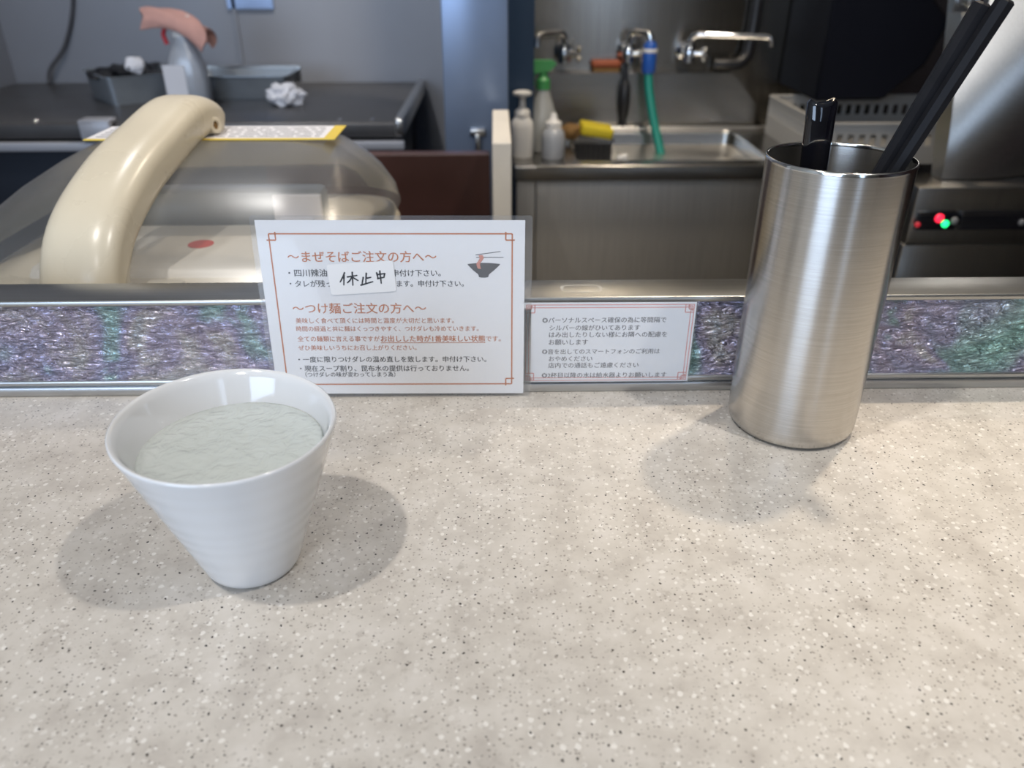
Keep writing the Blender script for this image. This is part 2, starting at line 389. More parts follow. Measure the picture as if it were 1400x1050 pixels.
def slab(bm, x0, x1, y0, y1, th, r=0, z0=0.):
    poly = rrect(x1-x0, y1-y0, r, 4) if r else [(-(x1-x0)/2, -(y1-y0)/2), ((x1-x0)/2, -(y1-y0)/2), ((x1-x0)/2, (y1-y0)/2), (-(x1-x0)/2, (y1-y0)/2)]
    cx, cy = (x0+x1)/2, (y0+y1)/2
    prism(bm, poly, lambda u, v: (cx+u, cy+v, z0), lambda u, v: (cx+u, cy+v, z0+th))

# ---- large laminated notice leaning on the upstand (local frame in mm)
sy, sl, sr = -.0049, .062, -.0047
ux = Vector((math.cos(sy), math.sin(sy), 0)); nn = Vector((-math.sin(sy), math.cos(sy), 0))
uz = Vector((0,0,math.cos(sl)))+nn*math.sin(sl)
a_ = ux*math.cos(sr)+uz*math.sin(sr); b_ = -ux*math.sin(sr)+uz*math.cos(sr); c_ = a_.cross(b_)
def plane_xf(o, a, b_, c):
    X = Matrix((a, b_, c)).transposed().to_4x4(); X.translation = o
    return X @ Matrix.Scale(.001, 4)
SX = plane_xf(Vector((-.1385, .4588, .0100)), a_, b_, c_)
t = thing('notice_sign', 'large laminated noodle-ordering notice leaning upright against the iridescent upstand', 'notice', (-.065, .459, 0))
b = BM(); slab(b, -7.4, 155.1, -6.9, 108.8, .12); paper = link('paper', b, MT['paper'], t, 0, xf=SX)
b = BM(); slab(b, -10.5, 159.6, -9.2, 111.6, .10, 2, -.35); slab(b, -10.5, 159.6, -9.2, 111.6, .10, 2, .30)
o = link('laminate_pouch', b, MT['pouch'], t, 0, xf=SX); o['label'] = 'clear plastic pouch with a wide clear edge'
Z1 = .22
W, H = 147.3, 100.5; lw = .42
b = BM()
def hl(x0, x1, y, w=lw): rect(b, x0, x1, y-w, y+w, Z1)
def vl(x, y0, y1, w=lw): rect(b, x-w, x+w, y0, y1, Z1)
hl(0, W, H); hl(0, W, 0); vl(0, 0, H); vl(W, 0, H)
for x, sx in ((0, 1), (W, -1)):
    for y, sg in ((H, -1), (0, 1)):
        q = 3.9
        hl(min(x-1.6*sx, x+q*sx), max(x-1.6*sx, x+q*sx), y+q*sg); vl(x+q*sx, min(y-1.2*sg, y+q*sg), max(y-1.2*sg, y+q*sg))
o = link('border_line', b, MT['orange'], paper, 0, xf=SX); o['label'] = 'thin orange border with square corners'
b = BM()
text_bm(b, '～まぜそばご注文の方へ～', 9.8, 100.8, 86.1, .012, 1.0, z=Z1)
o = link('heading_lettering', b, MT['orange'], paper, 0, xf=SX); o['label'] = 'upper orange heading'
b = BM(); text_bm(b, '～つけ麺ご注文の方へ～', 9.1, 93.1, 52.7, .012, 1.0, z=Z1)
o = link('heading_lettering', b, MT['orange'], paper, 0, xf=SX); o['label'] = 'lower orange heading'
b = BM()
text_bm(b, '美味しく食べて頂くには時間と温度が大切だと思います。', 10.2, 110.4, 44.5, .008, z=Z1)
text_bm(b, '時間の経過と共に麺はくっつきやすく、つけダレも冷めていきます。', 9.9, 126, 39.0, .008, z=Z1)
text_bm(b, '全ての麺類に言える事ですが', 10.0, 62.5, 32.1, .008, z=Z1)
text_bm(b, 'お出しした時が1番美味しい状態', 63.2, 130.0, 32.1, .022, z=Z1)
text_bm(b, 'です。', 130.6, 140.1, 32.0, .008, z=Z1)
text_bm(b, 'ぜひ美味しいうちにお召し上がりください。', 9.8, 85.7, 25.9, .008, z=Z1)
rect(b, 63, 130.2, 29.2, 29.6, Z1)
o = link('orange_lettering', b, MT['orange'], paper, 0, xf=SX); o['label'] = 'orange paragraph with an underlined phrase'
b = BM()
text_bm(b, '・四川辣油、', 9.2, 35.0, 75.9, .014, z=Z1)
o = link('black_lettering', b, MT['ink'], paper, 0, xf=SX); o['label'] = 'first black line left of the sticker'
b = BM(); text_bm(b, '申付け下さい。', 73.2, 103, 75.8, .014, z=Z1)
o = link('black_lettering', b, MT['ink'], paper, 0, xf=SX); o['label'] = 'first black line right of the sticker'
b = BM()
text_bm(b, '・タレが残っ', 9.2, 35.2, 69.0, .014, z=Z1)
o = link('black_lettering', b, MT['ink'], paper, 0, xf=SX); o['label'] = 'second black line left of the sticker'
b = BM(); text_bm(b, 'ます。申付け下さい。', 75.7, 117.2, 69.0, .014, z=Z1)
o = link('black_lettering', b, MT['ink'], paper, 0, xf=SX); o['label'] = 'second black line right of the sticker'
b = BM(); text_bm(b, '・一度に限りつけダレの温め直しを致します。申付け下さい。', 8.9, 130.7, 17.7, .014, z=Z1)
text_bm(b, '・現在スープ割り、昆布水の提供は行っておりません。', 9.3, 119.2, 11.3, .014, z=Z1)
text_bm(b, '（つけダレの味が変わってしまう為）', 12.3, 71, 7.4-.4, .012, z=Z1)
o = link('black_lettering', b, MT['ink'], paper, 0, xf=SX); o['label'] = 'lower black bulleted lines'
b = BM()
prof = [(119.7, 81.6)]+[(119.7+20.3*i/12, 81.6+.75*math.sin(PI*i/12)) for i in range(1, 12)]+[(140, 81.6), (139.4, 80.7), (136.2, 77.6), (133.0, 74.9), (132.5, 73.2)]+[(132.5-5.8*i/6, 73.2-.35*math.sin(PI*i/6)) for i in range(1, 6)]+[(126.7, 73.2), (126.4, 74.9), (123.2, 77.6), (120.3, 80.7)]
b.faces.new([b.verts.new((x, y, Z1)) for x, y in prof])
stroke(b, [(125, 87.4), (140.1, 89.5)], .42, Z1, False); stroke(b, [(125.3, 85.8), (141.9, 85.8)], .42, Z1, False)
o = link('bowl_picture', b, MT['ink2'], paper, 0, xf=SX); o['label'] = 'dark bowl with two chopsticks'
b = BM(); sw = [(128.0, 87.2), (128.5, 85.4), (127.6, 83.6), (126.5, 81.9), (126.6, 80.2), (127.2, 78.6)]
pl = smoothpath([(x, y, 0) for x, y in sw], 6); n = len(pl)
lft = [b.verts.new((p.x-1.35*(1-.3*i/n), p.y, Z1+.06)) for i, p in enumerate(pl)]; rgt = [b.verts.new((p.x+1.35*(1-.3*i/n), p.y, Z1+.06)) for i, p in enumerate(pl)]
for i in range(n-1): b.faces.new((lft[i], rgt[i], rgt[i+1], lft[i+1]))
o = link('noodle_picture', b, MT['noodle_ink'], paper, 0, xf=SX); o['label'] = 'red noodle swirl'
# white sticker with handwriting
TX = SX @ Matrix.Translation((34.0, 61.6, .42)) @ Matrix.Rotation(math.radians(3.6), 4, 'Z')
b = BM(); slab(b, .3, 41.4, 0, 19.8, .12, 1.6); st = link('sticker', b, MT['tape'], t, 0, xf=TX); st['label'] = 'white sticker with handwritten characters'
HW = [[(43.8,76.2),(42.4,73.2),(40.6,70.2)],[(43.4,74.5),(42.7,68.3)],[(45.4,73.5),(51.4,74.5)],[(48.6,76.5),(48.3,68.1)],[(48.0,73.3),(46.7,71.2),(45.0,69.7)],[(48.5,73.3),(51.8,71.2)],
      [(55.1,73.2),(54.0,68.6)],[(57.2,75.9),(56.4,69.5)],[(56.8,72.6),(59.9,73.3)],[(53.3,68.2),(60.9,70.5)],
      [(63.6,76.2),(64.2,72.6)],[(63.7,75.0),(68.5,75.7),(67.9,73.2)],[(64.0,72.5),(68.1,73.3)],[(65.6,77.3),(66.0,69.4)]]
b = BM()
for k, s in enumerate(HW): stroke(b, s, 1.05, .62+.004*k)
link('handwriting', b, MT['ink'], st, 0, xf=SX)

# ---- small notice stuck on the upstand
sy = -.0036
S2 = plane_xf(Vector((.0164, .4616, .0085)), Vector((1,0,-.0036)).normalized(), Vector((.0036,0,1)).normalized(), Vector((0,-1,0)))
t = thing('notice_sign', 'small grey-white house-rules notice with pink border stuck on the upstand', 'notice', (.07, .4612, .008))
b = BM(); slab(b, .3, 109.8, .1, 57.0, .12); paper = link('paper', b, MT['paper2'], t, 0, xf=S2)
b = BM(); slab(b, -.8, 110.9, -.6, 57.9, .08, 1, .2); link('laminate_pouch', b, MT['pouch'], t, 0, xf=S2)
b = BM(); Z1 = .16
def hl(x0, x1, y, w=.26): rect(b, x0, x1, y-w, y+w, Z1)
def vl(x, y0, y1, w=.26): rect(b, x-w, x+w, y0, y1, Z1)
X0, X1, Y0, Y1 = 1.6, 108.4, 1.2, 55.4
for q in (0, 1.9):
    hl(X0+q, X1-q, Y0+q); hl(X0+q, X1-q, Y1-q); vl(X0+q, Y0+q, Y1-q); vl(X1-q, Y0+q, Y1-q)
for x, sx in ((X0, 1), (X1, -1)):
    for y, sg in ((Y0, 1), (Y1, -1)):
        for q in (3.2, 5.4):
            hl(min(x, x+q*sx), max(x, x+q*sx), y+q*sg, .3); vl(x+q*sx, min(y, y+q*sg), max(y, y+q*sg), .3)
        hl(min(x+1*sx, x+4.4*sx), max(x+1*sx, x+4.4*sx), y+1*sg, .3); vl(x+1*sx, min(y+1*sg, y+4.4*sg), max(y+1*sg, y+4.4*sg), .3)
o = link('border_line', b, MT['pink_ink'], paper, 0, xf=S2); o['label'] = 'pink double border with knotted corners'
b = BM()
for s, x0, x1, y in (('◎パーソナルスペース確保の為に等間隔で', 12, 91.4, 44.8), ('シルバーの線がひいてあります', 16.7, 74.9, 39.4), ('はみ出したりしない様にお隣への配慮を', 16.5, 92.9, 34.5), ('お願いします', 16.5, 41.8, 29.2),
                     ('◎音を出してのスマートフォンのご利用は', 12.3, 89.3, 22.4), ('おやめください', 16.8, 45.3, 17.2), ('店内での通話もご遠慮ください', 16.6, 76.1, 12.3), ('◎2杯目以降の水は給水器よりお願いします', 12.5, 95.3, 4.9)):
    text_bm(b, s, x0, x1, y, .012, z=Z1)
o = link('lettering', b, MT['ink2'], paper, 0, xf=S2); o['label'] = 'dark grey printed lines'

# ------------------------------------------------------------------ cup and water
CX, CY = -.1193, .2985
rb, kk, H0, ca, cb = .0215, .3343, .0796, -.047, .0137
def cup_mesh():
    b = BM(); seg = 96
    def rz(z): return rb+kk*z
    rings = []
    def ring(fr, off, zadd=0, inner=False):
        out = []
        for i in range(seg):
            a = 2*PI*i/seg; c, s = math.cos(a), math.sin(a)
            rr = (rb+kk*H0)/(1-kk*(ca*c+cb*s)); zt = H0+rr*(ca*c+cb*s)
            z = zt*fr+zadd; groove = .00007*math.sin(z*2*PI/.0085+a+1.3*math.sin(z*170))*(1 if .012 < z < .072 else 0)*(0 if inner else 1)
            r = rz(z)-off+groove; out.append((CX+r*c, CY+r*s, z))
        return out
    rings.append([(CX+(rb-.0025)*math.cos(2*PI*i/seg), CY+(rb-.0025)*math.sin(2*PI*i/seg), .0004) for i in range(seg)])
    rings.append([(CX+(rb-.0008)*math.cos(2*PI*i/seg), CY+(rb-.0008)*math.sin(2*PI*i/seg), .0009) for i in range(seg)])
    rings.append([(CX+(rb+.0003)*math.cos(2*PI*i/seg), CY+(rb+.0003)*math.sin(2*PI*i/seg), .0022) for i in range(seg)])
    for k in range(3, 49): rings.append(ring(k/49, 0))
    rings += [ring(1, .0001, -.0010), ring(1, .0004, -.0003), ring(1, .0011, .0001), ring(1, .0019, -.0002), ring(1, .0025, -.0010)]
    for k in range(9): rings.append(ring(.95-.10*k, .0028+.0002*k, 0, True))
    rings.append([(CX+.012*math.cos(2*PI*i/seg), CY+.012*math.sin(2*PI*i/seg), .0075) for i in range(seg)])
    loft(b, rings); return b
tag(link('teacup', cup_mesh(), MT['porcelain'], smooth=50), 'white porcelain handleless cup with flared rim filled with water on the counter', 'cup')
b = BM(); seg = 96; ZW = .0650; R0 = rb+kk*ZW-.0033
def wz(x, y):
    return ZW+.0009*mnoise.fractal(Vector((x*90, y*90, .3)), .9, 2, 3)
rings = []
rings.append([(CX+.020*math.cos(2*PI*i/seg), CY+.020*math.sin(2*PI*i/seg), .012) for i in range(seg)])
rings.append([(CX+(R0-.0012)*math.cos(2*PI*i/seg), CY+(R0-.0012)*math.sin(2*PI*i/seg), ZW-.004) for i in range(seg)])
for k in range(40):
    r = R0*(1-k/40); rings.append([(CX+r*math.cos(2*PI*i/seg), CY+r*math.sin(2*PI*i/seg), (ZW+.0006 if k == 0 else wz(CX+r*math.cos(2*PI*i/seg), CY+r*math.sin(2*PI*i/seg)))) for i in range(seg)])
loft(b, rings)
tag(link('drinking_water', b, MT['water'], smooth=180), 'pale rippled water filling the white cup', 'water')

# ------------------------------------------------------------------ chopstick tin and what stands in it
TXc, TYc, TR, TH = .1837, .4242, .0381, .1641
t = thing('utensil_tin', 'tall brushed stainless steel cylinder holding chopsticks on the counter', 'utensil holder', (TXc, TYc, 0))
b = BM(); pr = [(0, .0006), (TR-.005, .0005), (TR-.0024, .0012), (TR-.0008, .003), (TR-.0002, .006), (TR, .012)]
pr += [(TR+.0002*k/8, .012+(TH-.014)*k/8) for k in range(1, 9)]
pr += [(TR-.0008, TH-.002), (TR-.0012, TH-.012), (TR-.0012, .008), (TR-.006, .004), (0, .004)]
lathe(b, pr, (TXc, TYc, 0), 128, caps=False); body = link('body', b, MT['tin'], t, 35)
b = BM(); lathe(b, [(TR-.0010, TH-.0022), (TR+.0004, TH-.0022), (TR+.0005, TH-.0006), (TR, TH), (TR-.0007, TH), (TR-.0011, TH-.0006), (TR-.0010, TH-.0022)], (TXc, TYc, 0), 128, caps=False)
o = link('rim', b, MT['tin_rim'], t, 60); o['label'] = 'polished rim edge'
def chopstick(p0, p1, roll, label):
    p0, p1 = Vector(p0), Vector(p1); pts = [p0.lerp(p1, k/10) for k in range(11)]
    b = BM(); n = 8; sec = [(math.cos(2*PI*i/n+roll)*(1.0 if i % 2 else .94), math.sin(2*PI*i/n+roll)*(1.0 if i % 2 else .94)) for i in range(n)]
    pts += [p1+(p1-p0).normalized()*.0012]
    sc = [.0024+.0027*(k/10)**.8 for k in range(11)]+[.0038]
    sweep(b, pts, sec, sc, Vector((0,1,0)))
    return tag(link('chopstick', b, MT['stick'], smooth=20), label, 'chopstick', 'chopsticks in the steel tin')
chopstick((.1515, .4240, .0066), (.2472, .4200, .2385), .2, 'matt black chopstick leaning right in the tin, right-hand one with the higher end')
chopstick((.1535, .4327, .0066), (.2415, .4290, .2365), .5, 'matt black chopstick leaning right in the tin, just behind the higher one')
# glossy black handle with a scooped end
b = BM(); p0, p1 = Vector((.1790, .4290, .0070)), Vector((.1710, .4300, .1890))
rows = 24; sec = rrect(1, 1, .42, 5)
d = (p1-p0); L_ = d.length; zz = d.normalized(); xx = Vector((1,0,0)); xx = (xx-zz*xx.dot(zz)).normalized(); yy = zz.cross(xx)
rings = []
for k in range(rows+1):
    f = k/rows; wdt = .0118+.0036*f; th = .0055+.0045*f
    rings.append([p0+d*f+xx*u*wdt+yy*v*th+zz*(.0022*(abs(u)*2)**2-.0004 if k == rows else 0) for u, v in sec])
rings.append([p1+xx*u*.0128+yy*v*.0078+zz*(.0013+.0024*(abs(u)*2)**2) for u, v in sec])
rings.append([p1+xx*u*.0092+yy*v*.0048+zz*(.0008+.0018*(abs(u)*2)**2) for u, v in sec])
loft(b, rings)
tag(link('utensil', b, MT['gloss_black'], smooth=60), 'glossy black utensil handle with scooped end standing upright in the tin', 'utensil')

# ------------------------------------------------------------------ cream machine with clear lid (just behind the upstand)
t = thing('sealing_machine', 'cream kitchen machine with smoked clear domed lid and curved arm behind upstand', 'kitchen machine', (-.29, .71, -.16))
MCX, MCY = -.272, .715
def rr3(cx, cy, w, d, r, z): return [(cx+u, cy+v, z) for u, v in rrect(w, d, r, 8)]
b = BM(); loft(b, [rr3(MCX, MCY, .30, .30, .04, -.16), rr3(MCX, MCY, .33, .33, .04, -.12), rr3(MCX, MCY, .335, .335, .045, .010), rr3(MCX, MCY, .325, .325, .045, .022), rr3(MCX, MCY, .30, .30, .04, .026)])
link('body', b, MT['cream'], t, 50)
b = BM(); loft(b, [rr3(-.268, .675, .235, .125, .012, .026), rr3(-.268, .675, .23, .12, .012, .0315), rr3(-.268, .675, .226, .116, .012, .0325)]); bed = link('bed_plate', b, MT['bed'], t, 40)
b = BM(); lathe(b, [(0, .0330), (.011, .0330), (.011, .0326)], (-.262, .678, 0), 32, caps=False); o = link('red_mark', b, MT['red_print'], bed, 0); o['label'] = 'red oval printed mark'
b = BM(); box(b, -.385, -.165, .742, .775, .026, .062, .006); o = link('seal_bar', b, MT['tray'], t, 40); o['label'] = 'grey bar across the chamber'
b = BM(); box(b, -.205, -.172, .700, .735, .0335, .040, .002); box(b, -.21, -.165, .735, .741, .034, .060, .001); o = link('paper_slip', b, MT['label_white'], t, 0); o['label'] = 'white card inside'
b = BM()
lid_prof = [(.032, .172, .160, .715, .06), (.050, .166, .150, .720, .06), (.070, .153, .131, .728, .06), (.086, .137, .108, .738, .055), (.098, .121, .083, .750, .05), (.1055, .107, .060, .760, .04), (.109, .090, .040, .768, .03), (.110, .06, .025, .77, .02)]
loft(b, [rr3(MCX+.012*(z-.032)/.08, cy, 2*hw, 2*hd, r, z) for z, hw, hd, cy, r in lid_prof], False, True)
link('lid', b, MT['lid'], t, 60)
b = BM(); box(b, -.372, -.157, .742, .800, .1102, .1108); lab = link('warning_label', b, MT['label_white'], t, 0); lab['label'] = 'white and yellow warning label on the lid'
b = BM(); box(b, -.372, -.157, .737, .7418, .1102, .1110); box(b, -.1568, -.146, .737, .800, .1102, .1110); link('yellow_edge', b, MT['label_yellow'], lab, 0)
b = BM()
for r in range(5):
    x = -.366
    while x < -.166:
        l_ = random.uniform(.004, .016); rect(b, x, min(x+l_, -.162), .749+r*.010, .7515+r*.010, .11095); x += l_+.003
link('fine_print', b, MT['ink2'], lab, 0)
path = smoothpath([(-.312, .560, -.02), (-.311, .562, .030), (-.308, .585, .070), (-.302, .640, .0985), (-.295, .700, .1150), (-.288, .752, .1265), (-.284, .785, .1190), (-.283, .800, .108)], 6)
n = len(path); sec = rrect(1, 1, .36, 6)
scl = []
for i in range(n):
    f = i/(n-1); wd = .064-.010*f; th = .036+.004*math.sin(PI*f)
    if f > .80: q = (f-.80)/.2; wd *= math.sqrt(max(.03, 1-q*q*.95)); th *= math.sqrt(max(.05, 1-q*q*.9))
    scl.append((wd, th))
b = BM(); sweep(b, path, sec, scl); arm = link('arm', b, MT['cream'], t, 60)
X = Matrix.Translation((-.2585, .757, .1195)) @ Euler((0, math.radians(78), math.radians(-25))).to_matrix().to_4x4()
b = BM(); lathe(b, [(0, -.004), (.0075, -.004), (.0075, .0016), (.0062, .0024), (.0040, .0020), (.0036, -.001), (0, -.001)], (0,0,0), 24, xf=X, caps=False); sc_ = link('screw_boss', b, MT['cream'], arm, 50)
b = BM(); lathe(b, [(0, -.0008), (.0034, -.0008), (.0034, .0002), (0, .0006)], (0,0,0), 16, xf=X, caps=False); o = link('screw', b, MT['brown'], arm, 40); o['label'] = 'brown screw head'
b = BM(); box(b, -.275, -.245, .575, .592, .024, .034, .004); o = link('hinge_block', b, MT['cream'], t, 40)
# bench the machine stands on
b = BM(); box(b, -1.1, .9, .505, .93, -.95, -.1602, .003); tag(link('work_bench', b, MT['steel'], smooth=30), 'low steel bench behind the upstand under the cream machine', 'bench')

# ------------------------------------------------------------------ left: dark worktop with refrigerated base
t = thing('worktop_unit', 'long dark worktop unit with steel front bar against the grey wall', 'worktop', (-.65, 1.76, -.95))
b = BM(); box(b, -1.138, -.172, 1.506, 2.015, -.044, -.0145, .006, 3); link('top', b, MT['worktop'], t, 40)
b = BM(); box(b, -.186, -.168, 1.502, 2.012, -.040, -.008, .005, 3); o = link('edge_rim', b, MT['steel'], t, 40); o['label'] = 'raised steel edge'
b = BM(); box(b, -1.138, -.170, 1.498, 1.515, -.064, -.048, .003); o = link('front_bar', b, MT['bar'], t, 40); o['label'] = 'pale steel front bar'
b = BM(); box(b, -1.136, -.20, 1.56, 2.01, -.94, -.064); link('base_cabinet', b, MT['navy'], t, 0)  # under-table shade is put into the dark navy colour of this box
for x in (-.96, -.85, -.74, -.60, -.29, -.23):
    b = BM(); lathe(b, [(.005, 0), (.004, .0016), (0, .002)], (x, 1.530, -.0146), 14, caps=False); link('screw', b, MT['chrome'], t, 40)
b = BM(); box(b, -.752, -.695, 1.484, 1.4975, -.042, -.006, .004); box(b, -.752, -.695, 1.484, 1.520, -.0142, -.006, .003)
tag(link('edge_clip', b, MT['bar'], smooth=40), 'pale plastic clip on the front edge of the dark worktop', 'clip')

# steel tray turned towards the camera, with black contents and crumpled tissue
ZT = -.0143
t = thing('food_tray', 'steel tray of dark food tilted on the black worktop left of spray bottle', 'tray', (-.77, 1.78, ZT))
TXF = Matrix.Translation((-.765, 1.790, ZT)) @ Matrix.Rotation(math.radians(38), 4, 'Z')
b = BM(); h = .052
loft(b, [[TXF @ Vector((u*w_, v*d_, z)) for u, v in rrect(1, 1, .08, 4)] for w_, d_, z in ((.140,.160,0), (.150,.170,h), (.158,.178,h+.001), (.158,.178,h+.003), (.146,.166,h+.002), (.138,.158,.003))])
link('tray_body', b, MT['tray'], t, 40)
b = BM(); crumple(b, TXF @ Vector((0,0,.042)), (.070, .070, .026), 3.1, 4, .5); tag(link('dark_food', b, MT['black'], smooth=60), 'heap of black dried food in the steel tray', 'food')
b = BM(); crumple(b, TXF @ Vector((-.004,-.045,.068)), (.020, .017, .018), 5.7, 3, .3); tag(link('crumpled_tissue', b, MT['white_cloth'], smooth=60), 'small white crumpled tissue on the black food in the tray', 'tissue')

# spray bottle with pink cloth
SBX, SBY = -.612, 1.690
t = thing('spray_bottle', 'translucent spray bottle draped with pink cloth on the dark worktop', 'spray bottle', (SBX, SBY, ZT))
b = BM(); loft(b, [[(SBX+u*w_, SBY+v*d_, ZT+z) for u, v in rrect(1, 1, .3, 5)] for w_, d_, z in ((.066,.05,.0003),(.074,.056,.004),(.074,.056,.055),(.070,.054,.085),(.052,.046,.112),(.032,.032,.135),(.028,.028,.150))])
link('bottle', b, MT['clear'], t, 50)
t.scale = (1, 1, .88)
b = BM(); box(b, SBX-.038, SBX+.004, SBY-.0298, SBY-.0284, ZT+.020, ZT+.090, .0004); link('bottle_label', b, MT['label_white'], t, 0)
b = BM(); lathe(b, [(.017,.146),(.017,.166),(.012,.168)], (SBX, SBY, ZT), 20); box(b, SBX-.050, SBX+.026, SBY-.011, SBY+.011, ZT+.166, ZT+.190, .005); link('spray_head', b, MT['white'], t, 40)
b = BM(); tube(b, [(SBX-.026, SBY, ZT+.168), (SBX-.034, SBY, ZT+.150), (SBX-.030, SBY, ZT+.130)], .0045, 10, 5); o = link('trigger', b, MT['red'], t, 60); o['label'] = 'red trigger'
b = BM(); path = [Vector((SBX-.064, SBY, ZT+.164)), Vector((SBX-.040, SBY, ZT+.166)), Vector((SBX+.0, SBY, ZT+.157)), Vector((SBX+.034, SBY, ZT+.140)), Vector((SBX+.052, SBY, ZT+.124))]
path = smoothpath(path, 6); rings = []
for i, p in enumerate(path):
    f = i/(len(path)-1); w_ = .021+.014*f; ring = []
    for k in range(21):
        a = PI*(-.12+1.24*k/20); ring.append((p.x+.006*math.sin(3*a+f*6), p.y-math.cos(a)*w_, p.z+math.sin(a)*(.024+.008*f)-.011+.002*math.sin(5*a+9*f)))
    for k in range(20, -1, -1):
        a = PI*(-.12+1.24*k/20); ring.append((p.x+.006*math.sin(3*a+f*6), p.y-math.cos(a)*(w_-.003), p.z+math.sin(a)*(.021+.008*f)-.013+.002*math.sin(5*a+9*f)))
    rings.append(ring)
loft(b, rings)
tag(link('cleaning_cloth', b, MT['pink'], smooth=60), 'faded pink cloth draped over the spray head of the bottle', 'cloth')

# long steel pan and white cloth
t = thing('steel_pan', 'long shallow steel pan on the dark worktop right of the spray bottle', 'pan', (-.535, 1.80, ZT))
b = BM(); loft(b, [[(-.535+u*w_, 1.805+v*d_, ZT+z) for u, v in rrect(1, 1, .06, 4)] for w_, d_, z in ((.175,.10,.0002), (.205,.13,.046), (.218,.142,.048), (.218,.142,.050), (.200,.126,.048), (.172,.098,.002))])
link('pan_body', b, MT['tray'], t, 40)
b = BM(); box(b, -.64, -.43, 1.868, 1.873, ZT+.02, ZT+.054, .001); link('back_flange', b, MT['steel'], t, 0)
b = BM(); crumple(b, (-.425, 1.690, ZT+.020), (.036, .028, .022), 9.3, 4, .45)
for v in b.verts: v.co.z = max(v.co.z, ZT+.0004)
tag(link('crumpled_cloth', b, MT['white_cloth'], smooth=60), 'crumpled white cloth lying beside the long steel pan', 'cloth')

# hanging cable on the grey wall, bluish notice at the top of the frame
b = BM(); tube(b, [(-.935, 2.012, .30), (-.958, 2.012, .164), (-1.00, 2.010, .07), (-1.045, 2.006, .020), (-1.055, 2.002, -.006), (-1.053, 1.998, -.0135)], .004, 10, 6)
tag(link('power_cable', b, MT['cable'], smooth=60), 'thin dark cable hanging down the grey wall onto the worktop', 'cable')
b = BM(); box(b, -.613, -.507, 2.014, 2.0195, .143, .36, .001)
tag(link('wall_plate', b, MT['column'], smooth=0), 'pale blue plate on the grey wall right of the seam', 'wall plate')

# ------------------------------------------------------------------ column, board, post
b = BM(); box(b, -.089, .022, 1.42, 1.60, -.95, CEIL, .004); struct('column', b, MT['column'], smooth=30)
b = BM(); box(b, .0225, .078, 1.70, 2.018, -.95, CEIL); struct('wall_nook', b, MT['blue_dark'], smooth=0)  # solid fill of the gap beside the column, its shade put into the colour
t = thing('latch', 'small steel latch on the foot of the blue-grey column', 'latch', (-.033, 1.415, -.02))
b = BM(); box(b, -.045, -.018, 1.410, 1.4198, -.022, -.010, .003); box(b, -.036, -.028, 1.404, 1.414, -.052, -.018, .002); link('latch_bar', b, MT['steel'], t, 40)
b = BM(); box(b, -.36, -.010, 1.25, 1.275, -.95, -.0165, .002); tag(link('partition_board', b, MT['oxblood'], smooth=0), 'dark red-brown board standing in front of the blue-grey column', 'board')
b = BM(); box(b, -.0055, .0215, 1.12, 1.38, -.95, .0275, .002); tag(link('partition_post', b, MT['cream_post'], smooth=0), 'cream upright panel edge between the red-brown board and the sink', 'partition')

# ------------------------------------------------------------------ sink unit
ZS = -.1155
t = thing('sink_unit', 'stainless steel kitchen sink unit with high splashback behind the counter', 'sink', (.34, 1.78, -.95))
SX0, SX1 = .0795, .66
bx0, bx1, by0, by1, bz = .165, .565, 1.632, 1.940, ZS-.16
b = BM()
# deck with the basin opening, folded front edge
def quadbox(*a): box(b, *a)
box(b, SX0, SX1, 1.583, by0, ZS-.004, ZS); box(b, SX0, SX1, by1, 1.972, ZS-.004, ZS)
box(b, SX0, bx0, by0, by1, ZS-.004, ZS); box(b, bx1, SX1, by0, by1, ZS-.004, ZS)
box(b, .035, SX1, 1.583, 1.600, ZS-.030, ZS+.0015, .005, 4); box(b, .035, SX0, 1.600, 1.698, ZS-.004, ZS)
link('deck', b, MT['sink'], t, 40)
b = BM()
loft(b, [[((bx0+bx1)/2+u*(bx1-bx0+g), (by0+by1)/2+v*(by1-by0+g), z) for u, v in rrect(1, 1, .06, 5)] for g, z in ((.004, ZS-.0005), (0, ZS-.002), (-.004, ZS-.01), (-.012, bz+.02), (-.05, bz))], False, True)
link('basin', b, MT['sink'], t, 60)
b = BM(); prism(b, [(.082, ZS), (.625, ZS), (.622, -.060), (.556, .010), (.082, .010)], lambda u, v: (u, 1.966, v), lambda u, v: (u, 1.974, v))
box(b, .082, .556, 1.966, 2.006, .006, .011, .002); o = link('splashback', b, MT['sink'], t, 30)
b = BM(); tube(b, [(.20, 1.944, ZS+.004), (.655, 1.944, ZS+.004)], .0055, 12); link('back_rim', b, MT['steel'], t, 60)
b = BM(); box(b, .0800, 1.02, 1.600, 2.005, -.95, ZS-.032, .002); box(b, .040, .0800, 1.600, 1.695, -.95, ZS-.032, .002)
bm_cut = b; link('cabinet', b, MT['cabinet'], t, 0)
b = BM(); lathe(b, [(0, 0), (.034, 0), (.034, .002), (.030, .003), (0, .003)], (.425, 1.80, bz+.0002), 28, caps=False); link('drain', b, MT['black'], t, 40)
# drainboard on the right of the sink
b = BM(); box(b, SX1+.001, 1.02, 1.583, 2.005, ZS-.030, ZS-.001, .004); tag(link('drain_board', b, MT['sink'], smooth=30), 'steel drainboard under the slotted basket right of the sink', 'drainboard')

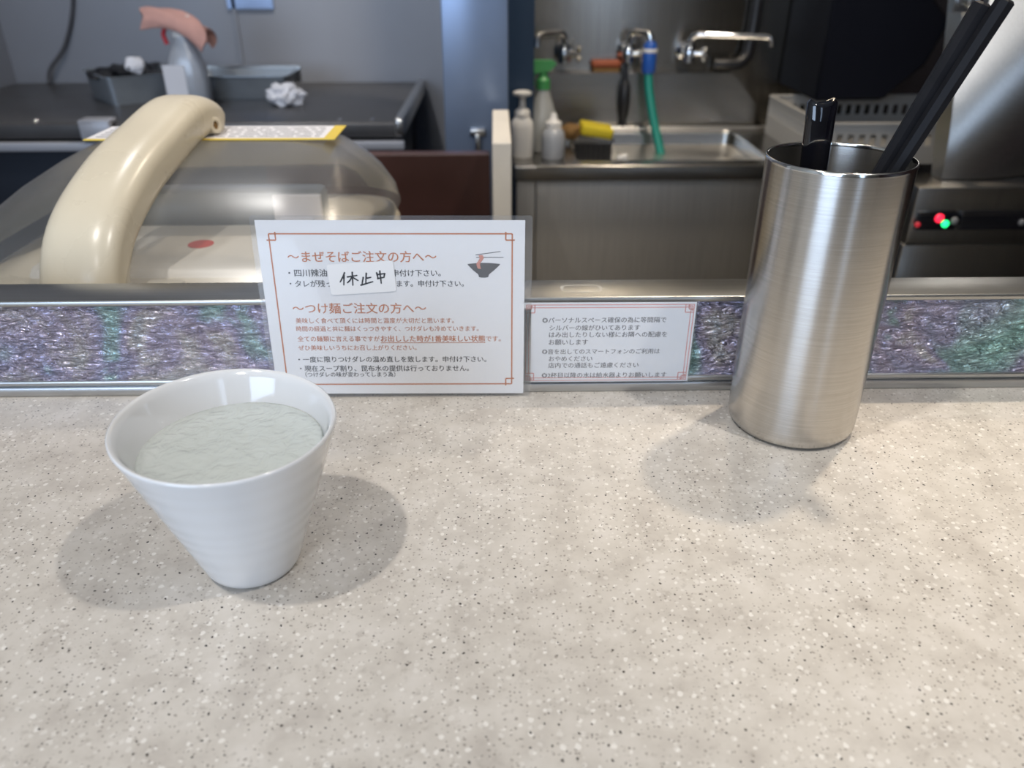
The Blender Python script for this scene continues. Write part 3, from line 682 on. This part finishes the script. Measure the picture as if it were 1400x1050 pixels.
def faucet(x, spout, label, lever=(.030, .0), inlet=None):
    t = thing('faucet', label, 'faucet', (x, 1.99, .04), 'faucets over the sink')
    b = BM(); lathe(b, [(.020, 0), (.020, .006), (.013, .010), (.013, .062)], (0,0,0), 20, xf=Matrix.Translation((x, 2.008, .055)) @ Matrix.Rotation(PI/2, 4, 'X'))
    lathe(b, [(.0, -.020), (.013, -.020), (.014, .0), (.011, .016), (.008, .020)], (x, 1.948, .055), 20); link('valve_body', b, MT['chrome'], t, 50)
    b = BM(); tube(b, [(x+.004, 1.945, .055), (x+.020, 1.94, .055), (x+lever[0]+.004, 1.935, .055)], .006, 10); 
    for q in range(4): tube(b, [(x+lever[0], 1.934, .055), (x+lever[0]+.002, 1.934+.015*math.cos(q*PI/2+.4), .055+.017*math.sin(q*PI/2+.4))], .0048, 8)
    link('handle', b, MT['chrome'], t, 60)
    b = BM(); tube(b, spout, .0068, 14, 6); link('spout', b, MT['chrome'], t, 70)
    return t
faucet(.158, [(.158, 1.946, .068), (.157, 1.944, .088), (.150, 1.940, .097), (.125, 1.925, .097), (.102, 1.91, .096), (.094, 1.905, .088), (.093, 1.903, .072)], 'chrome faucet over the left end of the sink with spout turned left')
f2 = faucet(.306, [(.306, 1.946, .068), (.306, 1.944, .088), (.312, 1.940, .098), (.330, 1.93, .099), (.343, 1.92, .098), (.348, 1.917, .091), (.349, 1.916, .078)], 'chrome middle faucet with blue fitting and teal hose attached', (.028, 0))
f3 = faucet(.446, [(.446, 1.946, .068), (.448, 1.944, .084), (.460, 1.936, .0945), (.50, 1.925, .0945), (.56, 1.91, .094), (.604, 1.90, .093), (.614, 1.897, .088), (.617, 1.896, .074)], 'chrome faucet with long spout turned right over the sink')
t = thing('water_hose', 'teal hose with blue fitting hanging from the middle faucet into the sink', 'hose', (.349, 1.916, .08))
b = BM(); lathe(b, [(.013, -.046), (.0155, -.040), (.0155, .010), (.012, .018), (.0068, .022)], (.349, 1.916, .062), 20); link('blue_fitting', b, MT['blue'], t, 50)
b = BM(); lathe(b, [(.0162, 0), (.0168, .002), (.0168, .006), (.0162, .008)], (.349, 1.916, .060), 20); o = link('hose_clamp', b, MT['white'], t, 50)
b = BM(); tube(b, [(.349, 1.916, .018), (.352, 1.905, -.02), (.362, 1.885, -.075), (.374, 1.860, -.125), (.386, 1.835, -.175), (.392, 1.82, -.215)], .0098, 14, 6); link('hose_tube', b, MT['hose'], t, 70)
# scrubbing brush on the ledge behind the sink, black strap and pipe
t = thing('scrub_brush', 'rust red scrubbing brush lying on the ledge between two faucets', 'brush', (.26, 1.985, .011))
b = BM(); box(b, .226, .296, 1.972, 2.002, .020, .036, .006, 3); link('brush_back', b, MT['orange_brush'], t, 50)
b = BM(); box(b, .230, .292, 1.975, 1.999, .0114, .020); link('bristles', b, MT['brown'], t, 0)
t = thing('dish_brush', 'long dark dish brush hanging below the middle faucet against the splashback', 'brush', (.302, 1.96, 0))
b = BM(); tube(b, [(.304, 1.958, .045), (.303, 1.953, .012), (.303, 1.950, -.005)], .006, 10); link('brush_handle', b, MT['black'], t, 60)
b = BM(); lathe(b, [(.006, 0), (.013, -.012), (.0145, -.045), (.012, -.075), (.008, -.085), (.0075, -.128)], (.303, 1.948, -.004), 18); link('brush_head', b, MT['black'], t, 60)
b = BM(); tube(b, [(.600, 1.99, .60), (.600, 1.99, .165), (.594, 1.985, .075), (.588, 1.98, .045), (.57, 1.975, .030), (.545, 1.975, .028), (.515, 1.98, .028)], .0135, 14, 6)
tag(link('drain_pipe', b, MT['black'], smooth=70), 'black pipe running down the steel wall and bending left by the sink', 'pipe')

# bottles on the left deck
def pump_bottle():
    x, y = .054, 1.672
    t = thing('soap_bottle', 'cream pump soap bottle standing at the left end of the sink', 'soap bottle', (x, y, ZS))
    b = BM(); loft(b, [[(x+u*w_, y+v*w_*.8, ZS+z) for u, v in rrect(1, 1, .32, 5)] for w_, z in ((.040,.0003),(.044,.003),(.045,.060),(.043,.070),(.030,.080),(.028,.082))]); link('bottle', b, MT['white'], t, 50)
    b = BM(); lathe(b, [(.0155,.082),(.0155,.090),(.012,.094),(.0065,.098),(.0055,.116),(.010,.120),(.018,.122),(.019,.127),(.012,.130),(0,.131)], (x, y, ZS), 20); link('pump', b, MT['white'], t, 50)
pump_bottle()
def trigger_bottle():
    x, y = .099, 1.735
    t = thing('spray_bottle', 'milky spray bottle with green trigger head beside the soap pump', 'spray bottle', (x, y, ZS))
    b = BM(); lathe(b, [(.030,.0003),(.034,.003),(.034,.045),(.030,.070),(.020,.100),(.0135,.120),(.0125,.130)], (x, y, ZS), 28); link('bottle', b, MT['frost'], t, 50)
    b = BM(); lathe(b, [(.0145,.124),(.0145,.142),(.0095,.148),(.0095,.158)], (x, y, ZS), 18); prism(b, [(-.030,.162),(-.030,.176),(-.020,.180),(.018,.180),(.026,.174),(.014,.160),(-.016,.156)], lambda u, v: (x+u, y-.010, ZS+v), lambda u, v: (x+u, y+.010, ZS+v)); link('spray_head', b, MT['green'], t, 30)
    b = BM(); tube(b, [(x-.014, y, ZS+.160), (x-.022, y, ZS+.146), (x-.020, y, ZS+.132)], .004, 8, 4); link('trigger', b, MT['green'], t, 60)
trigger_bottle()
def clear_bottle():
    x, y = .117, 1.655
    t = thing('squeeze_bottle', 'small clear squeeze bottle with pale cap in front of the green spray', 'bottle', (x, y, ZS))
    b = BM(); lathe(b, [(.022,.0003),(.0245,.003),(.0245,.040),(.022,.054),(.016,.060)], (x, y, ZS), 24); link('bottle', b, MT['clear'], t, 50)
    b = BM(); lathe(b, [(.0165,.059),(.0165,.072),(.008,.077),(.005,.090),(0,.091)], (x, y, ZS), 18); link('cap', b, MT['white'], t, 50)
clear_bottle()
# sponges on a dark caddy in the basin corner
t = thing('sponge_caddy', 'dark wire caddy holding sponges inside the left end of the sink', 'caddy', (.21, 1.80, ZS))
b = BM()
for z in (ZS-.045, ZS+.011):
    for q in range(4):
        c4 = [(.168,1.765),(.256,1.765),(.256,1.835),(.168,1.835)]; tube(b, [(*c4[q], z), (*c4[(q+1) % 4], z)], .0025, 8)
for k in range(8): tube(b, [(.172+.0115*k, 1.765, ZS-.045), (.172+.0115*k, 1.765, ZS+.011)], .0018, 6)
box(b, .170, .254, 1.767, 1.769, ZS-.045, ZS+.006); box(b, .168, .256, 1.765, 1.835, ZS-.0475, ZS-.0445); link('wire_frame', b, MT['black'], t, 40)
b = BM(); box(b, -.036, .036, -.024, .024, -.012, .012, .006, 3, xf=Matrix.Translation((.221, 1.800, ZS+.029)) @ Euler((.1, .18, .1)).to_matrix().to_4x4()); tag(link('sponge', b, MT['yellow'], smooth=60), 'yellow sponge lying on top in the sink caddy', 'sponge')
b = BM(); crumple(b, (.166, 1.800, ZS+.026), (.024, .024, .016), 4.2, 4, .3); tag(link('scrubber', b, MT['brown'], smooth=60), 'brown scrubber beside the yellow sponge', 'scrubber')
b = BM(); box(b, -.011, .011, -.006, .006, -.085, .0, .003, xf=Matrix.Translation((.262, 1.668, ZS+.002)) @ Euler((.35, -.28, 0)).to_matrix().to_4x4()); tag(link('spatula', b, MT['white'], smooth=40), 'pale spatula leaning in the sink in front of the yellow sponge', 'spatula')

# ------------------------------------------------------------------ slotted basket
t = thing('dish_basket', 'pale slotted plastic dish basket on the drainboard behind the tin', 'basket', (.81, 1.74, ZS))
KX0, KX1, KY0, KY1, KZ0, KZ1 = .635, .985, 1.565, 1.905, ZS+.0004, -.030
def slotted(b, x0, y0, x1, y1, n, th=.004):
    """one wall: solid lower band, row of square holes, solid rim"""
    d = Vector((x1-x0, y1-y0, 0)); L_ = d.length; d.normalize(); nn_ = Vector((-d.y, d.x, 0))
    X = Matrix((d, nn_, Vector((0,0,1)))).transposed().to_4x4(); X.translation = (x0, y0, 0)
    box(b, 0, L_, -th/2, th/2, KZ0, KZ1-.044, xf=X); box(b, 0, L_, -th/2, th/2, KZ1-.022, KZ1-.006, xf=X); box(b, 0, L_, -th, th, KZ1-.006, KZ1, .0015, xf=X)
    p = L_/n
    for k in range(n+1):
        c = k*p; w_ = p*.42; a0, a1 = max(0, c-w_/2), min(L_, c+w_/2)
        box(b, a0, a1, -th/2, th/2, KZ1-.044, KZ1-.022, xf=X)
for args in ((KX0, KY0, KX1, KY0, 16), (KX0, KY1, KX1, KY1, 16), (KX0, KY0, KX0, KY1, 18), (KX1, KY0, KX1, KY1, 18)):
    b = BM(); slotted(b, *args); link('side_wall', b, MT['basket'], t, 0)
b = BM(); box(b, KX0, KX1, KY0, KY1, KZ0, KZ0+.003)
for k in range(1, 16):
    x = KX0+(KX1-KX0)*k/16; box(b, x-.003, x+.003, KY0, KY1, KZ0+.003, KZ0+.010)
link('base_grid', b, MT['basket'], t, 0)

# ------------------------------------------------------------------ black cabinet on the wall at the right
b = BM(); prism(b, [(.690, .60), (.682, -.022), (.83, -.020), (.905, .050), (.935, .135), (.83, .235), (.83, .60)], lambda u, v: (u, 1.76, v), lambda u, v: (u, 2.006, v))
o = link('wall_hood', b, MT['deep_black'], smooth=30); o.modifiers.new('edge', 'BEVEL').width = .006
tag(o, 'large black slope-cornered hood on the steel wall above the basket', 'hood')

# ------------------------------------------------------------------ steel dishwasher at the right
t = thing('dishwasher', 'tall brushed steel kitchen appliance with lit control strip at the right edge', 'kitchen appliance', (.95, 1.3, -.95))
b = BM()
# hood sheet: gently bowed about a leaning axis, so the lamps streak diagonally across it
cols, rows = 60, 30; grid = []
for j in range(rows+1):
    z = -.021+.80*j/rows; row = []
    for i in range(cols+1):
        x = .625+.60*i/cols
        s_ = abs((x-.625)-.80*(z+.021)-.022); y = 1.098+(2.0*s_*s_ if s_ < .10 else .02+.4*(s_-.10))
        row.append((x, y, z))
    grid.append(row)
vs = [[b.verts.new(p) for p in r] for r in grid]; vb = [[b.verts.new((p[0], p[1]+.03, p[2])) for p in (r[0], r[-1])] for r in (grid[0], grid[-1])]
for j in range(rows):
    for i in range(cols): b.faces.new((vs[j][i], vs[j][i+1], vs[j+1][i+1], vs[j+1][i]))
b.faces.new([r[0] for r in vs]+[vb[1][0], vb[0][0]]); b.faces.new([r[-1] for r in vs]+[vb[1][1], vb[0][1]])
b.faces.new(vs[0]+[vb[0][1], vb[0][0]]); b.faces.new(vs[-1]+[vb[1][1], vb[1][0]]); b.faces.new((vb[0][0], vb[0][1], vb[1][1], vb[1][0]))
link('hood', b, MT['steel'], t, 50)
b = BM(); box(b, .572, 1.22, 1.06, 1.20, -.9495, -.1035, .003); box(b, .575, 1.22, 1.06, 1.20, -.1035, -.0225, .003); link('base_unit', b, MT['sheet'], t, 30)
b = BM(); box(b, .580, .636, 1.0525, 1.0605, -.0800, -.0545, .002); box(b, .640, 1.22, 1.0525, 1.0605, -.0800, -.0545, .002); pan = link('control_strip', b, MT['gloss_black'], t, 30)
ZL = 1.0523
def lamp(x, z, r, m, name):
    b = BM(); lathe(b, [(0, .0035), (r*.6, .003), (r, .001), (r, -.001)], (0,0,0), 18, xf=Matrix.Translation((x, ZL, z)) @ Matrix.Rotation(PI/2, 4, 'X'), caps=False)
    o = link(name, b, MT[m], pan, 60); return o
lamp(.6095, -.0625, .0062, 'led_red', 'indicator_lamp')['label'] = 'glowing red lamp'
lamp(.6195, -.0705, .0052, 'led_green', 'indicator_lamp')['label'] = 'glowing green lamp'
lamp(.5815, -.0715, .0038, 'led_dim', 'indicator_lamp')['label'] = 'dim red lamp'
lamp(.6315, -.0665, .0055, 'led_off', 'button'); lamp(.726, -.0690, .0048, 'led_off', 'button')
t2 = t
b = BM(); X = Matrix.Translation((.6095, 1.098, .2055)) @ Matrix.Rotation(PI/2, 4, 'X')
lathe(b, [(.0, -.04), (.009, -.04), (.009, .0), (.0135, .0), (.0135, .006), (.0115, .008), (0, .008)], (0,0,0), 28, xf=X, caps=False); box(b, .598, .630, 1.128, 1.140, .190, .222); o = link('pivot_bolt', b, MT['chan'], t, 40)
b = BM(); lathe(b, [(0, .0084), (.0035, .0084), (.0035, .0108), (0, .0115)], (0,0,0), 14, xf=X, caps=False); link('bolt_head', b, MT['chrome'], o, 40)
